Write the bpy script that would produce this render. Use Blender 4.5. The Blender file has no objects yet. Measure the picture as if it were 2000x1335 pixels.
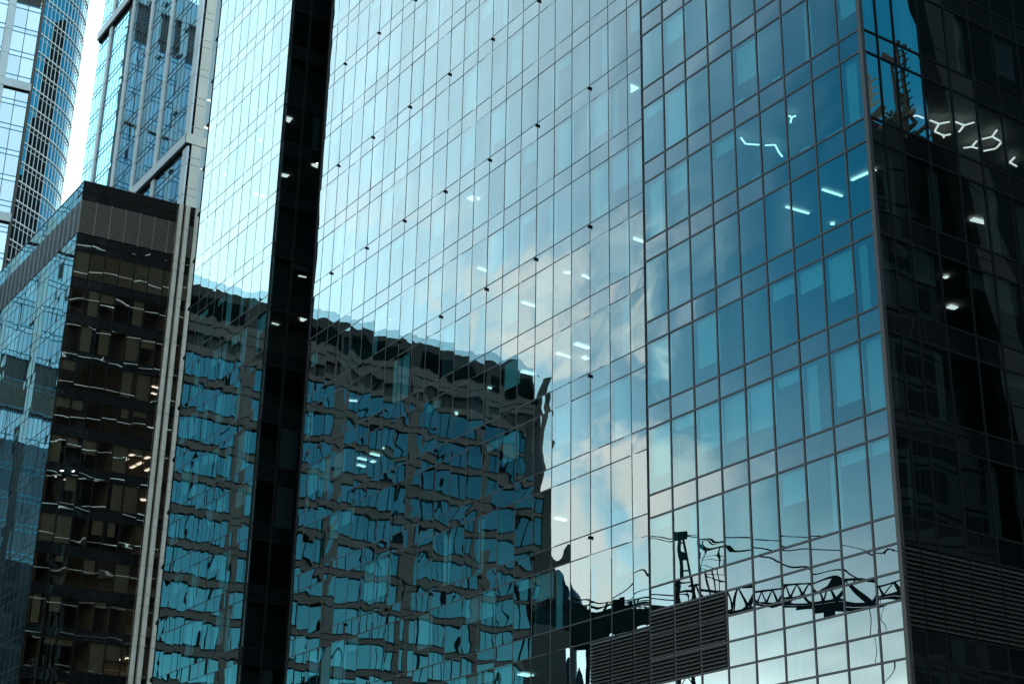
import bpy, math, random
import numpy as np
from mathutils import Matrix, Vector
sin, cos, rad = math.sin, math.cos, math.radians
S = bpy.context.scene
COL = S.collection
rng = np.random.default_rng(7)
random.seed(7)

# ------------------------------------------------------------------ camera
# X runs along the big tower's long glass front, Y runs away from it, Z up; metres; lens at z = 0, street at z = -1.6
FPX, YAW, PITCH, ROLL = 3108.95, 2.55295583, 0.389869215, 0.0183360739
_f = np.array([cos(YAW)*cos(PITCH), sin(YAW)*cos(PITCH), sin(PITCH)])
_r = np.array([sin(YAW), -cos(YAW), 0.0])
_u = np.cross(_r, _f)
R_ = cos(ROLL)*_r + sin(ROLL)*_u
U_ = -sin(ROLL)*_r + cos(ROLL)*_u
cam = bpy.data.cameras.new('camera')
cam.sensor_width = 36.0
cam.lens = FPX/2000*36.0
cam.clip_start, cam.clip_end = 0.5, 6000
camo = bpy.data.objects.new('camera', cam)
COL.objects.link(camo)
camo.matrix_world = Matrix(((R_[0], U_[0], -_f[0], 0), (R_[1], U_[1], -_f[1], 0), (R_[2], U_[2], -_f[2], 0), (0, 0, 0, 1)))
S.camera = camo

def ray(x, y):
    return _f + (x-1000)/FPX*R_ - (y-667.5)/FPX*U_
def proj(P):
    P = np.asarray(P, float)
    d = P @ _f
    return 1000+FPX*(P @ R_)/d, 667.5-FPX*(P @ U_)/d, d
def on_n(x, y, n): d = ray(x, y); return d*n/d[1]
def on_u(x, y, u): d = ray(x, y); return d*u/d[0]
def on_z(x, y, z): d = ray(x, y); return d*z/d[2]
def far_pt(x, y, D): d = ray(x, y); return d*D/np.hypot(d[0], d[1])

# ------------------------------------------------------------------ sky and sun
SUN_AZ, SUN_EL = rad(171), rad(40)
sd = Vector((cos(SUN_AZ)*cos(SUN_EL), sin(SUN_AZ)*cos(SUN_EL), sin(SUN_EL)))
W = bpy.data.worlds.new('World')
S.world = W
W.use_nodes = True
nt = W.node_tree
nt.nodes.clear()
def nd(tree, typ, **kw):
    n = tree.nodes.new(typ)
    for k, v in kw.items():
        setattr(n, k, v)
    return n
def mth(tree, op, a, b=None, c=None, clamp=False):
    n = tree.nodes.new('ShaderNodeMath'); n.operation = op; n.use_clamp = clamp
    for i, v in enumerate((a, b, c)):
        if v is None: continue
        if isinstance(v, (int, float)): n.inputs[i].default_value = v
        else: tree.links.new(v, n.inputs[i])
    return n.outputs[0]
def vmx(tree, op, a, b=None, s=None):
    n = tree.nodes.new('ShaderNodeVectorMath'); n.operation = op
    for i, v in enumerate((a, b)):
        if v is None: continue
        if isinstance(v, (tuple, Vector)): n.inputs[i].default_value = tuple(v)
        else: tree.links.new(v, n.inputs[i])
    if s is not None:
        if isinstance(s, (int, float)): n.inputs['Scale'].default_value = s
        else: tree.links.new(s, n.inputs['Scale'])
    return n.outputs['Value'] if op == 'DOT_PRODUCT' else n.outputs[0]
def mixc(tree, fac, a, b):
    n = tree.nodes.new('ShaderNodeMix'); n.data_type = 'RGBA'
    for i, v in ((0, fac), (6, a), (7, b)):
        if isinstance(v, (int, float)): n.inputs[i].default_value = v
        elif isinstance(v, tuple): n.inputs[i].default_value = v if len(v) == 4 else v+(1,)
        else: tree.links.new(v, n.inputs[i])
    return n.outputs[2]

sky = nd(nt, 'ShaderNodeTexSky', sky_type='NISHITA', sun_disc=False, sun_elevation=SUN_EL,
         sun_rotation=math.pi/2-SUN_AZ, altitude=50, air_density=1.0, dust_density=1.2, ozone_density=2.0)
tc = nd(nt, 'ShaderNodeTexCoord')
D_ = vmx(nt, 'NORMALIZE', tc.outputs['Generated'])
sep = nd(nt, 'ShaderNodeSeparateXYZ'); nt.links.new(D_, sep.inputs[0])
zc = mth(nt, 'MAXIMUM', sep.outputs[2], 0.0)
dots = mth(nt, 'MAXIMUM', vmx(nt, 'DOT_PRODUCT', D_, sd), 0.0)
def sstep(x, a, b):
    n = nd(nt, 'ShaderNodeMapRange', interpolation_type='SMOOTHSTEP'); nt.links.new(x, n.inputs[0])
    n.inputs[1].default_value = a; n.inputs[2].default_value = b
    return n.outputs[0]
omz = mth(nt, 'SUBTRACT', 1.0, zc)
hlen = mth(nt, 'SQRT', mth(nt, 'MAXIMUM', mth(nt, 'SUBTRACT', 1.0, mth(nt, 'MULTIPLY', zc, zc)), 0.0004))
azc = mth(nt, 'DIVIDE', vmx(nt, 'DOT_PRODUCT', D_, Vector((cos(SUN_AZ), sin(SUN_AZ), 0))), hlen)
glow = sstep(dots, 0.675, 0.90)                                           # bright air round the sun
low = mth(nt, 'MULTIPLY', sstep(azc, 0.56, 0.86), mth(nt, 'POWER', omz, 4.0))   # haze low down on the sunny side
hor = mth(nt, 'MINIMUM', mth(nt, 'POWER', omz, 10.5), 0.16)              # haze along the whole horizon
sky_fill = sstep(vmx(nt, 'DOT_PRODUCT', D_, Vector((cos(rad(38)), 0.0, sin(rad(38))))), 0.80, 0.97)   # pale sky patch added opposite the sun to brighten the fronts facing it
base = vmx(nt, 'MULTIPLY', sky.outputs[0], (0.010, 1.05, 1.26))
tot = vmx(nt, 'ADD', base, vmx(nt, 'SCALE', (13.6, 14.4, 14.0), s=glow))
tot = vmx(nt, 'ADD', tot, vmx(nt, 'SCALE', (48.0, 72.0, 78.0), s=low))
tot = vmx(nt, 'ADD', tot, vmx(nt, 'SCALE', (165.0, 172.0, 150.0), s=hor))
tot = vmx(nt, 'ADD', tot, vmx(nt, 'SCALE', (9.0, 12.5, 13.5), s=sky_fill))
blue = sstep(vmx(nt, 'DOT_PRODUCT', D_, Vector((cos(rad(50))*cos(rad(36)), sin(rad(50))*cos(rad(36)), sin(rad(36))))), 0.84, 0.98)
tot = vmx(nt, 'ADD', tot, vmx(nt, 'SCALE', (0.2, 2.2, 3.4), s=blue))     # bluish sky patch added to brighten what the dark flank mirrors
# clouds drifting on a flat layer
inv = mth(nt, 'DIVIDE', 1.0, mth(nt, 'ADD', zc, 0.40))
pl = vmx(nt, 'SCALE', D_, s=inv)
flat = vmx(nt, 'MULTIPLY', pl, (1.0, 1.0, 0.0))
nz = nd(nt, 'ShaderNodeTexNoise'); nz.inputs['Scale'].default_value = 5.2; nz.inputs['Detail'].default_value = 7
nz.inputs['Roughness'].default_value = 0.56; nz.inputs['Distortion'].default_value = 0.5
mp = nd(nt, 'ShaderNodeMapping'); mp.inputs['Location'].default_value = (3.4, 1.3, 0); mp.inputs['Rotation'].default_value = (0, 0, rad(6.5))
nt.links.new(flat, mp.inputs[0]); nt.links.new(mp.outputs[0], nz.inputs['Vector'])
cl = nd(nt, 'ShaderNodeMapRange', interpolation_type='SMOOTHSTEP'); nt.links.new(nz.outputs[0], cl.inputs[0])
cl.inputs[1].default_value = 0.49; cl.inputs[2].default_value = 0.63
cm = nd(nt, 'ShaderNodeMapRange', interpolation_type='SMOOTHSTEP'); nt.links.new(zc, cm.inputs[0])
cm.inputs[1].default_value = 0.50; cm.inputs[2].default_value = 0.38
cf = mth(nt, 'MULTIPLY', mth(nt, 'MULTIPLY', cl.outputs[0], mth(nt, 'MULTIPLY', cm.outputs[0], sstep(azc, 0.60, 0.68))), 0.9, clamp=True)
tot = mixc(nt, cf, tot, (21.5, 22.3, 21.3, 1))
bg = nd(nt, 'ShaderNodeBackground'); bg.inputs[1].default_value = 0.1
nt.links.new(tot, bg.inputs[0])
wo = nd(nt, 'ShaderNodeOutputWorld'); nt.links.new(bg.outputs[0], wo.inputs[0])

sun = bpy.data.lights.new('sun', 'SUN'); sun.energy = 3.0; sun.angle = rad(0.5); sun.color = (1.0, 0.95, 0.88)
suno = bpy.data.objects.new('sun', sun); COL.objects.link(suno)
suno.rotation_euler = sd.to_track_quat('Z', 'Y').to_euler()
S.view_settings.view_transform = 'Standard'; S.view_settings.look = 'None'
S.view_settings.exposure = 0.0; S.view_settings.gamma = 1.0
S.cycles.max_bounces = 10; S.cycles.glossy_bounces = 6; S.cycles.diffuse_bounces = 2
S.cycles.transparent_max_bounces = 16; S.cycles.caustics_reflective = False; S.cycles.caustics_refractive = False
S.cycles.use_denoising = True
S.cycles.sample_clamp_indirect = 8.0

# ------------------------------------------------------------------ materials
def newmat(name):
    m = bpy.data.materials.new(name); m.use_nodes = True
    t = m.node_tree; t.nodes.clear()
    o = t.nodes.new('ShaderNodeOutputMaterial')
    return m, t, o
def plain(name, col, rough=0.6, metal=0.0, var=0.12, scale=1.5, spec=0.4):
    m, t, o = newmat(name)
    p = t.nodes.new('ShaderNodeBsdfPrincipled')
    g = t.nodes.new('ShaderNodeNewGeometry')
    n = t.nodes.new('ShaderNodeTexNoise'); n.inputs['Scale'].default_value = scale; n.inputs['Detail'].default_value = 5
    t.links.new(g.outputs['Position'], n.inputs['Vector'])
    c = mixc(t, n.outputs[0], tuple(x*(1-var) for x in col), tuple(min(1, x*(1+var)) for x in col))
    t.links.new(c, p.inputs['Base Color'])
    p.inputs['Roughness'].default_value = rough; p.inputs['Metallic'].default_value = metal
    p.inputs['Specular IOR Level'].default_value = spec
    t.links.new(p.outputs[0], o.inputs[0])
    return m
def glass(name, f0, tint, under, body=(0.03, 0.04, 0.045), trans=(0.4, 0.5, 0.52), streak=0.06, power=3.0, tone=0.0):
    """coated facade glass: mirror coat over a clear pane ('clear') or over an opaque back ('back')"""
    m, t, o = newmat(name)
    lw = t.nodes.new('ShaderNodeLayerWeight'); lw.inputs[0].default_value = 0.5
    fr = mth(t, 'POWER', lw.outputs['Facing'], power)
    fac = mth(t, 'MULTIPLY_ADD', fr, 1-f0, f0, clamp=True)
    at = t.nodes.new('ShaderNodeAttribute'); at.attribute_name = 'tone'
    g = t.nodes.new('ShaderNodeNewGeometry')
    mpn = t.nodes.new('ShaderNodeMapping'); mpn.inputs['Scale'].default_value = (3.0, 3.0, 0.12)
    t.links.new(g.outputs['Position'], mpn.inputs[0])
    st = t.nodes.new('ShaderNodeTexNoise'); st.inputs['Scale'].default_value = 1.6; st.inputs['Detail'].default_value = 4
    t.links.new(mpn.outputs[0], st.inputs['Vector'])
    k = mth(t, 'MULTIPLY_ADD', mth(t, 'SUBTRACT', st.outputs[0], 0.5), streak*2, 1.0)
    k = mth(t, 'ADD', k, mth(t, 'MULTIPLY', mth(t, 'SUBTRACT', at.outputs['Fac'], 0.5), 0.10))
    gc = vmx(t, 'SCALE', tint, s=k)
    gl = t.nodes.new('ShaderNodeBsdfGlossy'); gl.inputs['Roughness'].default_value = 0.0
    t.links.new(gc, gl.inputs[0])
    if under == 'clear':
        un = t.nodes.new('ShaderNodeBsdfTransparent'); un.inputs[0].default_value = trans+(1,)
    else:
        un = t.nodes.new('ShaderNodeBsdfDiffuse')
        if tone > 0:
            c = mixc(t, mth(t, 'POWER', at.outputs['Fac'], 2.0), tuple(body), tuple(b+tone for b in body))
            t.links.new(c, un.inputs[0])
        else:
            un.inputs[0].default_value = tuple(body)+(1,)
    mx = t.nodes.new('ShaderNodeMixShader')
    t.links.new(fac, mx.inputs[0]); t.links.new(un.outputs[0], mx.inputs[1]); t.links.new(gl.outputs[0], mx.inputs[2])
    t.links.new(mx.outputs[0], o.inputs[0])
    return m
def emit(name, col, s):
    m, t, o = newmat(name)
    e = t.nodes.new('ShaderNodeEmission'); e.inputs[0].default_value = col+(1,); e.inputs[1].default_value = s
    t.links.new(e.outputs[0], o.inputs[0])
    return m
M = dict(
    gA=glass('tower_vision_glass', 0.25, (0.84, 0.94, 0.93), 'clear', trans=(0.26, 0.56, 0.61)),
    gP=glass('projecting_front_glass', 0.24, (0.72, 0.96, 0.97), 'clear', trans=(0.23, 0.56, 0.61)),
    sA=glass('tower_spandrel_glass', 0.25, (0.88, 0.94, 0.93), 'back', body=(0.004, 0.008, 0.010)),
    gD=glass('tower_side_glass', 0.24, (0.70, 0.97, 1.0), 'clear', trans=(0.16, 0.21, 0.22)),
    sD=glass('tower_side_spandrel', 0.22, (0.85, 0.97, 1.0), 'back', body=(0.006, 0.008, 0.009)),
    gB=glass('brown_block_glass', 0.24, (1.0, 0.96, 0.90), 'clear', trans=(0.46, 0.42, 0.35)),
    sB=glass('brown_block_spandrel', 0.24, (1.0, 0.96, 0.90), 'back', body=(0.008, 0.010, 0.012)),
    gBb=glass('blue_flank_glass', 0.52, (0.60, 0.95, 1.0), 'back', body=(0.010, 0.018, 0.022)),
    gM=glass('blue_tower_glass', 0.60, (0.48, 0.83, 1.0), 'back', body=(0.02, 0.05, 0.07), tone=0.08, power=4.0),
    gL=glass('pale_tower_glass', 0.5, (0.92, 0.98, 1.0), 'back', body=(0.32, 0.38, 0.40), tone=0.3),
    gK=glass('curved_tower_glass', 0.6, (0.75, 0.97, 1.0), 'back', body=(0.01, 0.02, 0.03)),
    gC=glass('grey_block_glass', 0.5, (0.09, 0.37, 0.47), 'back', body=(0.01, 0.03, 0.04), tone=0.04),
    gE=glass('dark_block_glass', 0.03, (0.5, 0.7, 0.8), 'back', body=(0.006, 0.008, 0.010)),
    mul=plain('bronze_mullion', (0.060, 0.050, 0.048), 0.45, 0.3),
    joint=plain('glazing_joint', (0.040, 0.040, 0.040), 0.6, 0.0),
    jointP=plain('dark_bronze_frame', (0.045, 0.040, 0.042), 0.4, 0.3),
    black=plain('black_metal', (0.008, 0.008, 0.008), 0.6, spec=0.03),
    bmul=plain('black_mullion', (0.006, 0.006, 0.006), 0.6, spec=0.1),
    louv=plain('louvre_blade', (0.042, 0.037, 0.034), 0.5, 0.3),
    louvB=plain('brown_louvre', (0.17, 0.148, 0.125), 0.5, 0.2),
    louvG=plain('grey_louvre', (0.30, 0.33, 0.35), 0.5, 0.2),
    fin=plain('stone_fin', (0.74, 0.65, 0.57), 0.5, 0.0, 0.25, 0.6),
    pier=plain('pale_pier', (0.55, 0.58, 0.60), 0.45, 0.2, 0.15, 0.3),
    panel=plain('beige_metal_panel', (0.56, 0.50, 0.43), 0.35, 0.2, 0.2, 0.25),
    white=plain('white_aluminium', (0.80, 0.80, 0.78), 0.35, 0.0, 0.05),
    strip=plain('bright_ledge', (0.95, 0.94, 0.90), 0.12, 1.0, 0.03),
    stone=plain('grey_stone', (0.135, 0.118, 0.105), 0.7, 0.0, 0.25, 0.35),
    stoneE=plain('charcoal_stone', (0.014, 0.014, 0.014), 0.8, 0.0, 0.2, 0.3, spec=0.05),
    stoneD=plain('dark_stone', (0.04, 0.04, 0.04), 0.7, 0.0, 0.2, 0.3),
    slab=plain('ceiling_board', (0.42, 0.42, 0.40), 0.8, 0.0, 0.05),
    wall=plain('office_wall', (0.22, 0.22, 0.21), 0.8, 0.0, 0.2, 0.2),
    blind=plain('blind_fabric', (0.80, 0.80, 0.78), 0.9, 0.0, 0.05),
    blindB=plain('greenish_blind', (0.46, 0.47, 0.39), 0.9, 0.0, 0.15),
    wallB=plain('brown_office_wall', (0.36, 0.29, 0.22), 0.8, 0.0, 0.2, 0.2),
    box=plain('white_carton', (0.8, 0.8, 0.78), 0.8),
    crane=plain('dark_crane_steel', (0.008, 0.010, 0.011), 0.7, spec=0.03),
    tan=plain('rusty_steel', (0.16, 0.11, 0.08), 0.8, 0.0, 0.6, 0.8),
    asphalt=plain('asphalt', (0.05, 0.05, 0.05), 0.9, 0.0, 0.3, 0.5),
    lamp=emit('lamp_diffuser', (1.0, 0.97, 0.90), 2.6),
    lampd=emit('bright_lamp_diffuser', (1.0, 0.97, 0.90), 5.0),
    lampw=emit('warm_lamp_diffuser', (1.0, 0.88, 0.70), 1.1),
    stain=plain('light_glass_rail', (0.6, 0.7, 0.72), 0.2),
)

# ------------------------------------------------------------------ mesh helpers
class MB:
    def __init__(s): s.v = []; s.f = []; s.n = 0; s.sm = False; s.tone = []
    def add(s, v, f, tone=0.5):
        v = np.asarray(v, float); s.v.append(v)
        s.f += [tuple(i+s.n for i in q) for q in f]; s.tone += [tone]*len(v); s.n += len(v)
    def box(s, o, a, b, la, lb, z0, z1):
        """box with one corner at o (x, y), sides la along a and lb along b"""
        o = np.array(o[:2], float); a = np.array(a, float); b = np.array(b, float)
        p = [o, o+a*la, o+a*la+b*lb, o+b*lb]
        v = [(q[0], q[1], z) for z in (z0, z1) for q in p]
        s.add(v, [(0, 3, 2, 1), (4, 5, 6, 7), (0, 1, 5, 4), (1, 2, 6, 5), (2, 3, 7, 6), (3, 0, 4, 7)])
    def aab(s, x0, x1, y0, y1, z0, z1): s.box((x0, y0), (1, 0), (0, 1), x1-x0, y1-y0, z0, z1)
    def prism(s, pts, z0, z1):
        n = len(pts)
        v = [(p[0], p[1], z) for z in (z0, z1) for p in pts]
        s.add(v, [tuple(range(n))[::-1], tuple(range(n, 2*n))]+[(i, (i+1) % n, (i+1) % n+n, i+n) for i in range(n)])
    def bar(s, p, q, w, h=None, up=(0, 0, 1)):
        p = np.array(p, float); q = np.array(q, float); h = h or w
        d = q-p; L = np.linalg.norm(d)
        if L < 1e-6: return
        d /= L; x = np.cross(d, up)
        if np.linalg.norm(x) < 1e-3: x = np.cross(d, (1, 0, 0))
        x /= np.linalg.norm(x); y = np.cross(x, d)
        c = [(-1, -1), (1, -1), (1, 1), (-1, 1)]
        v = [e+x*i*w/2+y*j*h/2 for e in (p, q) for i, j in c]
        s.add(v, [(0, 3, 2, 1), (4, 5, 6, 7), (0, 1, 5, 4), (1, 2, 6, 5), (2, 3, 7, 6), (3, 0, 4, 7)])
    def build(s, name, mat, parent=None, smooth=False, stuff=False):
        if not s.v: return None
        V = np.concatenate(s.v)
        if parent is not None: V = V-np.array(parent.location)
        me = bpy.data.meshes.new(name); me.from_pydata(V.tolist(), [], s.f)
        at = me.attributes.new('tone', 'FLOAT', 'POINT'); at.data.foreach_set('value', np.array(s.tone, dtype=np.float32))
        if smooth: me.shade_smooth()
        me.materials.append(mat)
        o = bpy.data.objects.new(name, me); COL.objects.link(o)
        if parent is not None: o.parent = parent
        if stuff: o['kind'] = 'stuff'
        return o
def thing(name, loc, label, cat, group=None):
    o = bpy.data.objects.new(name, None); COL.objects.link(o); o.location = loc
    o['label'] = label; o['category'] = cat
    if group: o['group'] = group
    return o
def tag(o, label, cat, group=None):
    o['label'] = label; o['category'] = cat
    if group: o['group'] = group
    return o

# ------------------------------------------------------------------ facades
def pane_grid(P0, a, w, z0, z1, N, nx, nz, amp, r):
    """a real, very slightly bowed and rippled sheet of glass"""
    u = np.linspace(0, 1, nx+1); v = np.linspace(0, 1, nz+1)
    Uu, Vv = np.meshgrid(u, v)
    h = z1-z0
    X = Uu*w; Z = Vv*h
    d = np.zeros_like(X)
    if amp > 0:
        k = r.random(8)*6.283; q = r.normal(size=8)
        d += amp*(0.55*q[0]*np.sin(2.2*Z+k[0]+0.7*q[6]*X) + 0.30*q[1]*np.sin(4.4*Z+1.3*q[5]*X+k[1]) + 0.40*q[2]*np.sin(2.6*X+k[2]+0.5*q[7]*Z)
                  + 0.10*q[3]*np.sin(8*Z+3*X*q[4]+k[3]))
        d += amp*0.85*(q[4]*(Uu-0.5)*w + q[5]*0.9*(Vv-0.5)*h)
        d += amp*0.7*(abs(q[6])+0.3)*np.sign(q[7])*((Uu-0.5)**2*w*w*1.6+(Vv-0.5)**2*h*h*0.5)
    P = np.array([P0[0], P0[1], 0.0])
    V = P + X[..., None]*np.array([a[0], a[1], 0]) + (Z+z0)[..., None]*np.array([0, 0, 1.0]) + d[..., None]*np.array([N[0], N[1], 0])
    V = V.reshape(-1, 3)
    F = []
    flip = (a[0]*N[1]-a[1]*N[0]) > 0   # keep the front side facing out along N
    for j in range(nz):
        for i in range(nx):
            q0 = j*(nx+1)+i
            f = (q0, q0+1, q0+nx+2, q0+nx+1)
            F.append(f[::-1] if flip else f)
    return V, F
class Facade:
    def __init__(s, root, P0, a, N, amp=0.0011, grid=(5, 9), vis=None, inset=0.0):
        s.root = root; s.P0 = np.array(P0[:2], float); s.a = np.array(a, float); s.N = np.array(N, float)
        s.panes = []; s.amp = amp; s.grid = grid; s.vis = vis
    def pt(s, t, off=0.0): return s.P0+s.a*t+s.N*off
    def pane(s, t0, t1, z0, z1, kind, off=0.0):
        p = s.pt(t0, off)
        c = [(*(s.pt(t, off)), z) for t in (t0, t1) for z in (z0, z1)]
        pr = [proj(x) for x in c]
        area = 0; mid = None
        if min(q[2] for q in pr) > 1:
            cx = sum(q[0] for q in pr)/4; cy = sum(q[1] for q in pr)/4
            mid = (cx, cy)
            xs = [pr[i][0] for i in (0, 2, 3, 1)]; ys = [pr[i][1] for i in (0, 2, 3, 1)]
            A = abs(sum(xs[i]*ys[(i+1) % 4]-xs[(i+1) % 4]*ys[i] for i in range(4)))/2
            inx = max(0, min(max(xs), 2000)-max(min(xs), 0))/(max(xs)-min(xs)+1e-6)
            iny = max(0, min(max(ys), 1335)-max(min(ys), 0))/(max(ys)-min(ys)+1e-6)
            fc = -(np.array([*(s.pt((t0+t1)/2)), (z0+z1)/2]) @ np.array([*s.N, 0])) > 0
            if fc and (s.vis is None or s.vis(cx, cy)): area = A*inx*iny
        s.panes.append(dict(p=p, t=(t0, t1), w=t1-t0, z0=z0, z1=z1, kind=kind, area=area, near=area > 0, fac=s, off=off, seed=len(s.panes)))
def finish_panes(root, facs, kind, name, mat_of, limit=100, extra=None, stuffname=None):
    ps = [p for f in facs for p in f.panes if p['kind'] == kind]
    ps.sort(key=lambda p: -p['area'])
    rest = {}
    for i, p in enumerate(ps):
        f = p['fac']
        r = np.random.default_rng(abs(hash((round(p['p'][0]*100), round(p['p'][1]*100), round(p['z0']*100)))) % (2**31))
        gx, gz = f.grid if (p['near']) else (1, 1)
        if p['z1']-p['z0'] < 1.3: gz = max(1, gz//2)
        V, F = pane_grid(p['p'], f.a, p['w'], p['z0'], p['z1'], f.N, gx, gz, f.amp if gx > 1 else 0.0, r)
        tone = r.random()
        mt = mat_of(f)
        if i < limit and p['area'] > 0:
            mb = MB(); mb.add(V, F, tone); o = mb.build(name, mt, root, smooth=True)
            if extra: extra(p, o, r)
        else:
            mb = rest.setdefault(mt.name, (MB(), mt))[0]; mb.add(V, F, tone)
            if extra: extra(p, None, r)
    for mb, mt in rest.values():
        mb.build(stuffname or name, mt, root, smooth=True, stuff=True)

H, SP, T0Z = 3.8132, 0.969, 34.185
def T(k): return T0Z-H*k          # top of the spandrel band of storey k = sill of its windows
def Bz(k): return T(k)-SP
GROUND = -1.6

# =================================================================== ground
g = MB(); g.add([(-3000, -3000, GROUND), (3000, -3000, GROUND), (3000, 3000, GROUND), (-3000, 3000, GROUND)], [(0, 1, 2, 3)])
o = g.build('ground', M['asphalt']); o['kind'] = 'structure'

# =================================================================== the big glass tower
CU, CN, PA = -35.416, 39.288, 1.206            # corner, plane of the projecting fronts, first narrow pane
NR = 40.85                                     # recessed front
A = thing('glass_office_tower', (CU, CN, GROUND), 'huge blue glass office tower with a dark slot and a dark flank', 'tower')
PE = CU-PA-8*1.5                               # end of the projecting front
ZTOP = T(-22)
def left_of_slab(x, y): return True
fP = Facade(A, (CU, CN), (-1, 0), (0, -1), 0.0022, (8, 12))
fR = Facade(A, (PE, NR), (-1, 0), (0, -1), 0.0019, (7, 12))
fS = Facade(A, (-87.30, CN), (-1, 0), (0, -1), 0.0015, (6, 12))
fQ = Facade(A, (CU, CN), (0, 1), (1, 0), 0.0012)
fW = Facade(A, (-87.30, CN), (0, 1), (1, 0), 0.0006)
fE = Facade(A, (-100.80, CN), (0, 1), (-1, 0), 0.0003, (1, 1))
colsP = [0, PA]+[PA+1.5*i for i in range(1, 9)]
RR = [0, 50.6-48.622+0.0]                      # recessed columns measured from PE
xs = [-PE, 50.6, 51.67]+[51.67+1.5*i for i in range(1, 22)]+[84.11]
colsR = [x+PE for x in xs]
colsS = [1.5*i for i in range(10)]
colsQ = [0, 0.86, 1.8, 3.25, 4.85, 6.3]+[6.3+1.5*i for i in range(1, 20)]
colsW = [0, 1.45, 2.95, 4.4]
colsE = [1.5*i for i in range(18)]
X = [T(5)-SP-0.9553*i for i in range(0, 12)]   # square grid rows under the offices
def rows_for(kind):
    out = []
    for k in range(-22, 5+1):
        out.append((Bz(k), T(k), 'spandrel_panel'))
        if k < 5: out.append((T(k+1), Bz(k), 'window'))
    return out
def fill(fac, cols, rows, skip=None):
    for z0, z1, kd in rows:
        for i in range(len(cols)-1):
            t0, t1 = cols[i], cols[i+1]
            if t1-t0 < 0.05: continue
            if skip and skip(i, t0, t1, z0, z1): continue
            fac.pane(t0, t1, z0, z1, kd)
office = rows_for('a')
low = [(X[i+1], X[i], 'spandrel_panel') for i in range(0, 11)]+[(GROUND, X[11], 'window')]
# fix: office stack ends at the sill of storey 5; below it the P front has the small square grid, R continues with tall panes
fill(fP, colsP, office)
lz0, lz1 = X[3], X[0]
fill(fP, colsP, low, lambda i, t0, t1, z0, z1: t0 > 8.0 and z1 <= lz1+.01 and z0 >= lz0-.01)
fill(fR, colsR, office)
rowsR = [(T(k+1), Bz(k), 'window') for k in (5, 6, 7, 8)]+[(Bz(k), T(k), 'spandrel_panel') for k in (6, 7, 8, 9)]
LRX = -54.664
fill(fR, colsR, rowsR, lambda i, t0, t1, z0, z1: PE-t1 > LRX-0.01 and z0 > T(7))
fill(fS, colsS, office+rowsR)
fill(fQ, colsQ, office)
fill(fQ, colsQ, low, lambda i, t0, t1, z0, z1: z1 <= lz1+.01 and z0 >= lz0-.01)
fill(fW, colsW, office+rowsR)
fill(fE, colsE, office+rowsR)
GL = 'lit ceiling lights inside the glass tower'
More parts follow.
